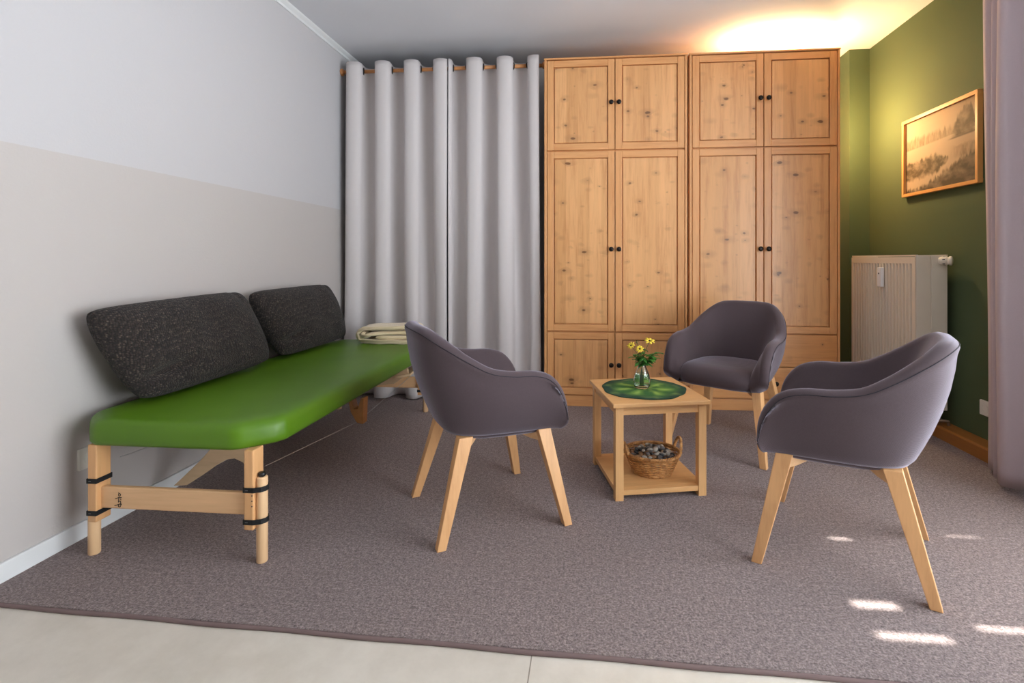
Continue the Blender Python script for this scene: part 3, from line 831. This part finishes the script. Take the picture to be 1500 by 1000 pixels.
# ---------------------------------------------------------------- tub chairs
HALF_R = [(0, -.290, .775), (.075, -.287, .775), (.140, -.272, .768), (.185, -.238, .742), (.218, -.185, .702), (.240, -.125, .660), (.255, -.060, .625), (.262, .02, .610), (.264, .10, .605),
          (.264, .165, .584), (.262, .210, .538), (.260, .236, .48), (.258, .245, .415)]
HALF_B = [(0, -.200, .372), (.055, -.199, .372), (.105, -.192, .371), (.145, -.175, .370), (.175, -.145, .370), (.195, -.10, .369), (.208, -.04, .369), (.214, .03, .368), (.218, .10, .367),
          (.221, .15, .366), (.224, .19, .365), (.227, .215, .364), (.228, .230, .363)]
def make_chair(label):
    root = thing('armchair', label, 'armchair', (0, 0, 0), 0, 'dark grey upholstered armchairs with wooden legs')
    n = 41
    Rr = spline(HALF_R, n); Bb = spline(HALF_B, n)
    RR = [Vector((-p.x, p.y, p.z)) for p in Rr[::-1][:-1]]+Rr
    BB = [Vector((-p.x, p.y, p.z)) for p in Bb[::-1][:-1]]+Bb
    K = len(RR); rows = []; pipe = []
    for i in range(K):
        r, b = RR[i], BB[i]
        t = (RR[min(i+1, K-1)]-RR[max(i-1, 0)]).normalized()
        tb = (BB[min(i+1, K-1)]-BB[max(i-1, 0)]).normalized()
        o = Vector((tb.y, -tb.x, 0)).normalized()   # outward, horizontal
        if o.dot(Vector((r.x, min(0, r.y), 0))) < 0: o = -o
        N = (o.cross(t)).normalized()
        if N.z < 0 and N.y < 0: N = -N
        if abs(N.z) > .2 and N.z < 0: N = -N
        if abs(N.z) <= .2 and N.y < 0: N = -N
        q = abs(i-(K-1)/2)/((K-1)/2)       # 0 back .. 1 front end
        T = .062-.010*q
        bul = .030*(1-.3*q)
        prof = []
        inb = b*1.0
        prof.append(b - o*.03 + Vector((0, 0, -.002)))
        prof.append(b - o*.004 + Vector((0, 0, .002)))
        for v in (.05, .14, .28, .45, .62, .78, .90):
            p = b.lerp(r, v); prof.append(p + o*(bul*math.sin(PI*min(1, v*1.05))**.8 + T*.5*v**1.5))
        kk = min(1, (r-b).length/.17)
        for q_ in range(7):
            a_ = PI*q_/6
            prof.append(r + o*(T*.5*math.cos(a_)) + N*kk*(.026*math.sin(a_)-.018))
        pipe.append(r+o*T*.475+N*kk*(-.009))
        zi = min(.40, r.z-.02)
        ib = Vector((b.x, b.y, zi)) - o*(T*.9)
        rin = r - o*T*.50 - N*.018*kk
        for v in (.2, .55, .85, 1.0):
            p = rin.lerp(ib, v); prof.append(p - o*(.012*math.sin(PI*v)))
        rows.append([tuple(p) for p in prof])
    m = MB(); L = len(rows[0])
    v = [p for r in rows for p in r]; f = []
    for i in range(K-1):
        for j in range(L-1):
            a = i*L+j; f.append((a, a+1, a+L+1, a+L))
    f.append(tuple(range(L))); f.append(tuple((K-1)*L+j for j in reversed(range(L))))
    f.append(tuple(i*L for i in range(K)))
    m.add(v, f)
    sh = m.build('shell', 'chair_fabric', root, smooth=True)
    MB().tube([p for p in pipe], .0014, 6).build('piping', 'piping', sh, smooth=True)
    # seat cushion
    rings = []
    def so(sc, z, fy=0):
        pts = []
        for k in range(48):
            a = 2*PI*k/48; ca, sa = math.cos(a), math.sin(a)
            e = .42
            x = .225*math.copysign(abs(ca)**e, ca); y = .228*math.copysign(abs(sa)**e, sa)
            x *= .90+.085*max(0, y/.228)
            if y < 0: x *= 1-.30*(y/.228)**2; y *= .78
            pts.append((x*sc, (y+.012)*sc + (fy if y > 0 else 0), z + (.0)))
        return pts
    for sc, z, fy in ((.80, .352, 0), (.93, .353, .0), (.985, .362, .006), (1.0, .38, .014), (1.0, .405, .020), (.985, .430, .016), (.95, .448, .006), (.88, .458, 0), (.7, .464, 0), (.4, .467, 0), (.1, .468, 0)):
        rings.append(so(sc, z, fy))
    MB().loft(rings).build('seat', 'chair_fabric', root, smooth=True)
    # legs: feet corners and tops
    feet = {'fl': (-.262, .245), 'fr': (.262, .245), 'bl': (-.228, -.245), 'br': (.228, -.245)}
    tops = {'fl': (-.205, .165), 'fr': (.205, .165), 'bl': (-.172, -.140), 'br': (.172, -.140)}
    for k in feet:
        (fx, fy), (tx, ty) = feet[k], tops[k]
        rg = []
        for (x, y, z, a, b) in ((fx, fy, 0, .0165, .0165), (tx, ty, .372, .023, .027)):
            rg.append([(x-a, y-b, z), (x+a, y-b, z), (x+a, y+b, z), (x-a, y+b, z)])
        MB().loft(rg).build('leg', 'beech', root, bevel=.0025)
    for a, b in (('fl', 'br'), ('fr', 'bl')):
        A, B = Vector(tops[a]), Vector(tops[b]); d = (B-A).normalized(); s = Vector((-d.y, d.x))*.014
        Lg = (B-A).length; rg = []
        for tt, zb in ((0, .322), (.09, .326), (.25, .345), (.75, .345), (.91, .326), (1, .322)):
            p = A.lerp(B, tt); rg.append([(p.x-s.x, p.y-s.y, zb), (p.x+s.x, p.y+s.y, zb), (p.x+s.x, p.y+s.y, .364), (p.x-s.x, p.y-s.y, .364)])
        MB().loft(rg).build('under_rail', 'beech_crosswise', root, bevel=.002)
    return root
A = YAW
ch = make_chair('dark grey armchair seen from behind, beside the green table, left of the small wooden table')
p = cw(-.244, 2.113); ch.location = p; ch.rotation_euler = (0, 0, .440+A-PI/2)
p = cw(1.078, 1.822); dup(ch, p, 2.565+A-PI/2, 'nearest dark grey armchair at the right, its lit back turned to the window curtain')
p = cw(1.045, 2.86); dup(ch, p, math.atan2(-.763, -.646)+A-PI/2, 'dark grey armchair facing the room in front of the pine wardrobe drawers')

# ---------------------------------------------------------------- small side table
TT = .136+A; TO = cw(.293, 2.145); TW, TD, TH = .438, .452, .42
def side_table():
    t = thing('side_table', 'small square light wood side table with a low shelf, between the armchairs', 'table', TO, TT)
    MB().box(0, 0, TH-.018, TW, TD, TH).build('tabletop', 'oak_crosswise', t, bevel=.003)
    a = .014; L = .036
    for x in (a, TW-a-L):
        for y in (a, TD-a-L):
            MB().box(x, y, 0, x+L, y+L, TH-.018).build('leg', 'oak_upright', t, bevel=.002)
    for y in (a+.006, TD-a-L+.012):
        MB().box(a+L, y, TH-.055, TW-a-L, y+.018, TH-.018).build('apron', 'oak_crosswise', t, bevel=.0015)
    for x in (a+.006, TW-a-L+.012):
        MB().box(x, a+L, TH-.055, x+.018, TD-a-L, TH-.018).build('apron', 'oak_crosswise', t, bevel=.0015)
    sh = MB().box(a+L*.0+.006, a+L, .022, TW-a-.006, TD-a-L, .044).box(a+L, a+.004, .022, TW-a-L, a+L, .044).box(a+L, TD-a-L, .022, TW-a-L, TD-a-.004, .044)
    sh.build('shelf', 'oak_crosswise', t, bevel=.0015)
side_table()
def tl(u, v, z): # table local -> world
    c_, s_ = math.cos(TT), math.sin(TT); return Vector((TO.x+u*c_-v*s_, TO.y+u*s_+v*c_, z))

def placemat():
    cen = tl(.213, .235, TH)
    n, rr = 120, 40; v = []; f = []; cols = []
    dk, md, lt, yl = rgb(24, 62, 46), rgb(50, 100, 44), rgb(120, 160, 66), rgb(164, 190, 96)
    def lerp(a, b, k): k = max(0, min(1, k)); return tuple(a[q]*(1-k)+b[q]*k for q in range(3))
    for j in range(rr+1):
        for i in range(n):
            a = 2*PI*i/n; r = .196*(1+.022*math.sin(5*a+1)+.012*math.sin(11*a))*j/rr
            x, y = r*math.cos(a), r*math.sin(a)
            v.append((x, y, .0035+.0006*noise.noise(Vector((x*30, y*30, 0)))))
            nn = noise.fractal(Vector((x*16, y*16, 4)), 1, 2, 3)
            k = j/rr
            petal = .5+.5*math.cos(a*7+1.2+nn)
            c = lerp(md, lt, petal*1.1*(1-abs(k-.45)*2)+nn*.6); c = lerp(c, yl, (petal-.75)*3*(1-abs(k-.5)*4)); c = lerp(c, dk, (k-.62)*3.2+nn*.5)
            cols.append(c)
    for j in range(rr):
        for i in range(n):
            a, b = j*n+i, j*n+(i+1) % n; f.append((a, b, b+n, a+n))
    base = len(v)
    for i in range(n): x, y, z = v[rr*n+i]; v.append((x, y, 0.0006)); cols.append(dk)
    for i in range(n): a, b = rr*n+i, rr*n+(i+1) % n; f.append((a, b, base+(i+1) % n, base+i))
    f.append(tuple(base+i for i in reversed(range(n))))
    me = bpy.data.meshes.new('placemat'); me.from_pydata(v, [], f)
    ca = me.color_attributes.new('Col', 'FLOAT_COLOR', 'POINT')
    for i, c in enumerate(cols): ca.data[i].color = (max(0, c[0]), max(0, c[1]), max(0, c[2]), 1)
    o = link('placemat', me, 'felt', None, smooth=False); o.location = cen
    tag(o, 'round wavy-edged dark green mat under the flower vase', 'placemat')
placemat()

VC = tl(.205, .235, TH+.005)
def vase():
    t = thing('vase', 'small clear glass bud vase with water, on the green mat', 'vase', VC)
    out = [(.0, 0), (.026, 0), (.034, .004), (.0405, .016), (.0405, .034), (.035, .062), (.024, .090), (.0155, .108), (.0135, .120), (.0165, .134), (.0175, .137)]
    inn = [(.0155, .136), (.0115, .120), (.0135, .107), (.0215, .089), (.032, .061), (.0375, .034), (.0375, .018), (.031, .009), (0, .008)]
    MB().lathe([(max(r, .0003), z) for r, z in out+inn], 40).build('glass_body', 'vase_glass', t, smooth=True)
    w_ = [(.0003, .0085), (.0305, .0095), (.0370, .0185), (.0370, .034), (.0315, .0605), (.029, .067), (.0003, .067)]
    MB().lathe(w_, 40).build('water', 'water', t, smooth=False)
vase()

def flower(label, dx, dy, dz, tilt, face, npet=8, R0=.017):
    t = thing('yellow_flower', label, 'flower', VC, 0, 'yellow flowers in the glass vase')
    top = Vector((dx, dy, dz))
    pts = spline([(dx*-.12, dy*-.12, .012), (0, 0, .10), (dx*.3, dy*.3, .10+(dz-.10)*.5), tuple(top)], 16)
    MB().tube(pts, .0011, 6).build('stem', 'stem_green', t, smooth=True)
    fr = Matrix.Rotation(tilt, 3, 'X'); fr = Matrix.Rotation(face, 3, 'Z') @ fr
    pm = MB()
    for k in range(npet):
        a = 2*PI*k/npet+.2; ln = R0*(.85+.25*R_.random()); wd = R0*.19
        strip = []
        for s, wf, up in ((.15, .35, 0), (.4, 1, .0015), (.7, 1.05, .002), (.9, .7, .0), (1.0, .25, -.001)):
            for sg in (-1, 1):
                p = Vector((s*ln, sg*wd*wf, up+.002)); p = Matrix.Rotation(a, 3, 'Z') @ p; strip.append(tuple(fr @ p + top))
        pm.add(strip, [(2*q, 2*q+1, 2*q+3, 2*q+2) for q in range(4)])
    pm.build('petals', 'petal', t, smooth=True, solid=.0006)
    e = MB().lathe([(.0035, 0), (.0045, .002), (.0035, .0045), (.001, .0055)], 12); e.v = [tuple(fr @ Vector(p)+top) for p in e.v]
    e.build('flower_centre', 'flower_eye', t, smooth=True)
# directions: +x to the right of the photo
flower('highest yellow flower, on the right of the bouquet', .036, -.005, .222, .45, .2, 7, .029)
flower('yellow flower at the front middle of the bouquet', -.012, -.02, .187, .95, -.1, 9, .021)
flower('yellow flower on the far left of the bouquet', -.051, -.008, .200, .9, -.5, 8, .020)

def sprig(label, dx, dy, dz, nl, ls, seed):
    rr = random.Random(seed)
    t = thing('leaf_sprig', label, 'greenery', VC, 0, 'green leaf sprigs in the glass vase')
    pts = spline([(dx*-.15, dy*-.15, .012), (0, 0, .10), (dx*.45, dy*.45, .10+(dz-.10)*.6), (dx, dy, dz)], 18)
    MB().tube(pts, .0011, 6).build('stem', 'stem_green', t, smooth=True)
    lm = MB()
    for k in range(nl):
        p = pts[int(8+9.9*k/max(1, nl-1)) if nl > 1 else -1]
        a = rr.uniform(0, 2*PI); el = rr.uniform(-.35, .5); ln = ls*rr.uniform(.7, 1.2); wd = ln*.30
        d = Vector((math.cos(a)*math.cos(el), math.sin(a)*math.cos(el), math.sin(el))); s = d.cross(Vector((0, 0, 1))).normalized(); n_ = s.cross(d)
        strip = []
        prof = ((0, .08), (.18, .55), (.34, .95), (.42, .7), (.56, .95), (.66, .6), (.8, .55), (1, .04))
        for q, wf in prof:
            for sg in (-1, 0, 1):
                strip.append(tuple(p+d*q*ln+s*sg*wd*wf+n_*((abs(sg)*.15*wd)-.25*ln*q*q)))
        lm.add(strip, [(3*q+e, 3*q+e+1, 3*q+e+4, 3*q+e+3) for q in range(len(prof)-1) for e in (0, 1)])
    lm.build('leaves', 'leaf', t, smooth=True, solid=.0005)
for i, (lb, dx, dy, dz, nl, ls) in enumerate((('leafy green sprig spreading farthest right of the vase', .060, -.005, .165, 20, .046), ('leafy green sprig hanging low over the right of the vase neck', .042, -.02, .138, 16, .040),
        ('leafy green sprig low on the left of the vase neck', -.036, -.01, .150, 13, .040), ('upright green sprig in the middle of the bouquet', .012, .0, .180, 16, .036),
        ('thin brownish-green sprig, tallest on the left of the bouquet', -.025, .01, .222, 8, .014), ('short green sprig at the front of the bouquet', .010, -.022, .158, 14, .038))):
    sprig(lb, dx, dy, dz, nl, ls, 20+i)

# ---------------------------------------------------------------- basket with pebbles
BC = cw(.505, 2.372, .045)
def basket():
    t = thing('wicker_basket', 'round wicker basket of pebbles on the shelf of the small table', 'basket', BC)
    nst = 26; rows_ = 15; hgt = .085
    def rad(k): return .088+.036*k**.8
    body = MB()
    for j in range(rows_):
        k = j/(rows_-1); z = .005+hgt*k; pts = []
        for i in range(nst*6):
            a = 2*PI*i/(nst*6); wv = .0034*math.cos(nst/2*a+(PI if j % 2 else 0))
            r = rad(k)+wv; pts.append((r*math.cos(a), r*math.sin(a)*.93, z))
        body.tube(pts, .0032, 6, closed=True)
    body.build('woven_wall', 'wicker', t, smooth=True)
    st = MB()
    for i in range(nst):
        a = 2*PI*(i+.5)/nst
        st.tube([(rad(k)*math.cos(a), rad(k)*math.sin(a)*.93, .004+hgt*k) for k in (0, .33, .66, 1)], .0028, 6)
    st.build('stakes', 'wicker', t, smooth=True)
    rim = MB()
    for ph in (0, 1, 2):
        pts = []
        for i in range(160):
            a = 2*PI*i/160; w_ = 22*a+ph*2*PI/3
            r = .1265+.0045*math.cos(w_); pts.append((r*math.cos(a), r*math.sin(a)*.93, .092+.0045*math.sin(w_)))
        rim.tube(pts, .0042, 6, closed=True)
    rim.build('rim', 'wicker', t, smooth=True)
    ft = MB()
    for ph in (0, 1):
        pts = [((.090+.003*math.cos(18*2*PI*i/120+ph*PI))*math.cos(2*PI*i/120), (.090+.003*math.cos(18*2*PI*i/120+ph*PI))*math.sin(2*PI*i/120)*.93, .005+.003*math.sin(18*2*PI*i/120+ph*PI)) for i in range(120)]
        ft.tube(pts, .0035, 6, closed=True)
    ft.lathe([(.088, .003), (.088, .007)], 40); ft.build('base', 'wicker', t, smooth=True)
    for a0, hz in ((math.radians(12), .064), (math.radians(192), .05)):
        hd = MB()
        for ph in (0, 1, 2):
            pts = []
            for i in range(60):
                k = i/59; th_ = PI*k; w_ = 9*2*PI*k/2+ph*2*PI/3
                tang = .042*math.cos(th_); up = hz*math.sin(th_)
                rr_ = .122+.012*math.sin(th_)+.004*math.cos(w_)
                ca, sa = math.cos(a0), math.sin(a0)
                pts.append((rr_*ca-tang*sa, (rr_*sa+tang*ca)*.95, .086+up+.004*math.sin(w_)))
            hd.tube(pts, .0042, 6)
        hd.build('handle', 'wicker', t, smooth=True)
basket()
def pebbles():
    protos = []
    kinds = [('stone_grey', 'smooth grey pebble in the wicker basket'), ('stone_dark', 'smooth dark slate pebble in the wicker basket'),
             ('stone_brown', 'smooth brown pebble in the wicker basket'), ('stone_pale', 'smooth pale pebble in the wicker basket')]
    for mt, lb in kinds:
        for v in range(2):
            bm = bmesh.new(); bmesh.ops.create_icosphere(bm, subdivisions=3, radius=1)
            sx, sy, sz = R_.uniform(.95, 1.25), R_.uniform(.75, .95), R_.uniform(.55, .75)
            for q in bm.verts:
                k = 1+.12*noise.noise(q.co*1.1+Vector((v*5+len(protos), 0, 0)))
                q.co = Vector((q.co.x*sx*k, q.co.y*sy*k, q.co.z*sz*k))
            me = bpy.data.meshes.new('pebble'); bm.to_mesh(me); bm.free()
            for pl in me.polygons: pl.use_smooth = True
            me.materials.append(M[mt]); protos.append((me, lb))
    placed = []
    def try_layer(zf, rmax, count, r0, r1):
        tries = 0; k = 0
        while k < count and tries < 4000:
            tries += 1
            a = R_.uniform(0, 2*PI); d = rmax*math.sqrt(R_.random()); s = R_.uniform(r0, r1)
            x, y = d*math.cos(a), d*math.sin(a)*.93
            z = zf(d)
            if any((x-q[0])**2+(y-q[1])**2+(1.5*(z-q[2]))**2 < (.80*(s+q[3]))**2 for q in placed): continue
            placed.append((x, y, z, s)); k += 1
    try_layer(lambda d: .028, .070, 16, .014, .019)
    try_layer(lambda d: .054, .082, 22, .013, .019)
    try_layer(lambda d: .078+.012*(1-(d/.098)**2), .096, 44, .010, .018)
    try_layer(lambda d: .097+.014*(1-(d/.07)**2), .075, 24, .009, .015)
    for i, (x, y, z, s) in enumerate(placed):
        me, lb = R_.choice(protos)
        o = bpy.data.objects.new('pebble', me); C.objects.link(o)
        o.location = BC+Vector((x, y, z)); o.scale = (s, s, s); o.rotation_euler = (R_.uniform(-.4, .4), R_.uniform(-.4, .4), R_.uniform(0, 6.28))
        tag(o, lb, 'pebble', 'pebbles in the wicker basket')
pebbles()

# ---------------------------------------------------------------- light
wd = bpy.data.worlds.new('daylight'); bpy.context.scene.world = wd; wd.use_nodes = True
bg = wd.node_tree.nodes['Background']; bg.inputs[0].default_value = (.86, .91, 1.0, 1); bg.inputs[1].default_value = 9
def lamp(name, kind, loc, energy, color, **kw):
    l = bpy.data.lights.new(name, kind); l.energy = energy; l.color = color
    for k, v in kw.items(): setattr(l, k, v)
    o = bpy.data.objects.new(name, l); C.objects.link(o); o.location = loc; return o
pt = lamp('window_portal', 'AREA', (XR+.22, (WY0+WY1)/2, (WZ0+WZ1)/2), 1, (1, 1, 1), shape='RECTANGLE', size=WZ1-WZ0, size_y=WY1-WY0)
pt.rotation_euler = (0, math.radians(90), 0); pt.data.cycles.is_portal = True
sn = lamp('sun', 'SUN', (4, 1, 5), 22, (1, .96, .9), angle=math.radians(.53)); sn.rotation_euler = SUN.to_track_quat('Z', 'Y').to_euler()
# warm lamps standing on and beside the right wardrobe
ul = lamp('wardrobe_light_bar', 'AREA', (1.36, 3.78, 2.472), 11, (1.0, .76, .42), shape='RECTANGLE', size=.56, size_y=.06); ul.rotation_euler = (PI, 0, 0)
lamp('corner_lamp', 'POINT', (1.735, 3.72, 1.98), 19, (1.0, .72, .36), shadow_soft_size=.05)

# ---------------------------------------------------------------- camera
F, CX, CY = 742.0, 797.0, 381.0
cd = bpy.data.cameras.new('camera'); co = bpy.data.objects.new('camera', cd); C.objects.link(co)
cd.sensor_width = 36; cd.sensor_fit = 'HORIZONTAL'; cd.lens = F/1500*36
cd.shift_x = (750-CX)/1500; cd.shift_y = -(500-CY)/1500
co.location = (0, 0, 1.03); co.rotation_euler = (PI/2, 0, YAW); cd.clip_start = .02
sc = bpy.context.scene; sc.camera = co
sc.view_settings.view_transform = 'Standard'; sc.view_settings.look = 'None'
sc.view_settings.exposure = 0.66; sc.view_settings.gamma = 1; sc.view_settings.use_curve_mapping = False
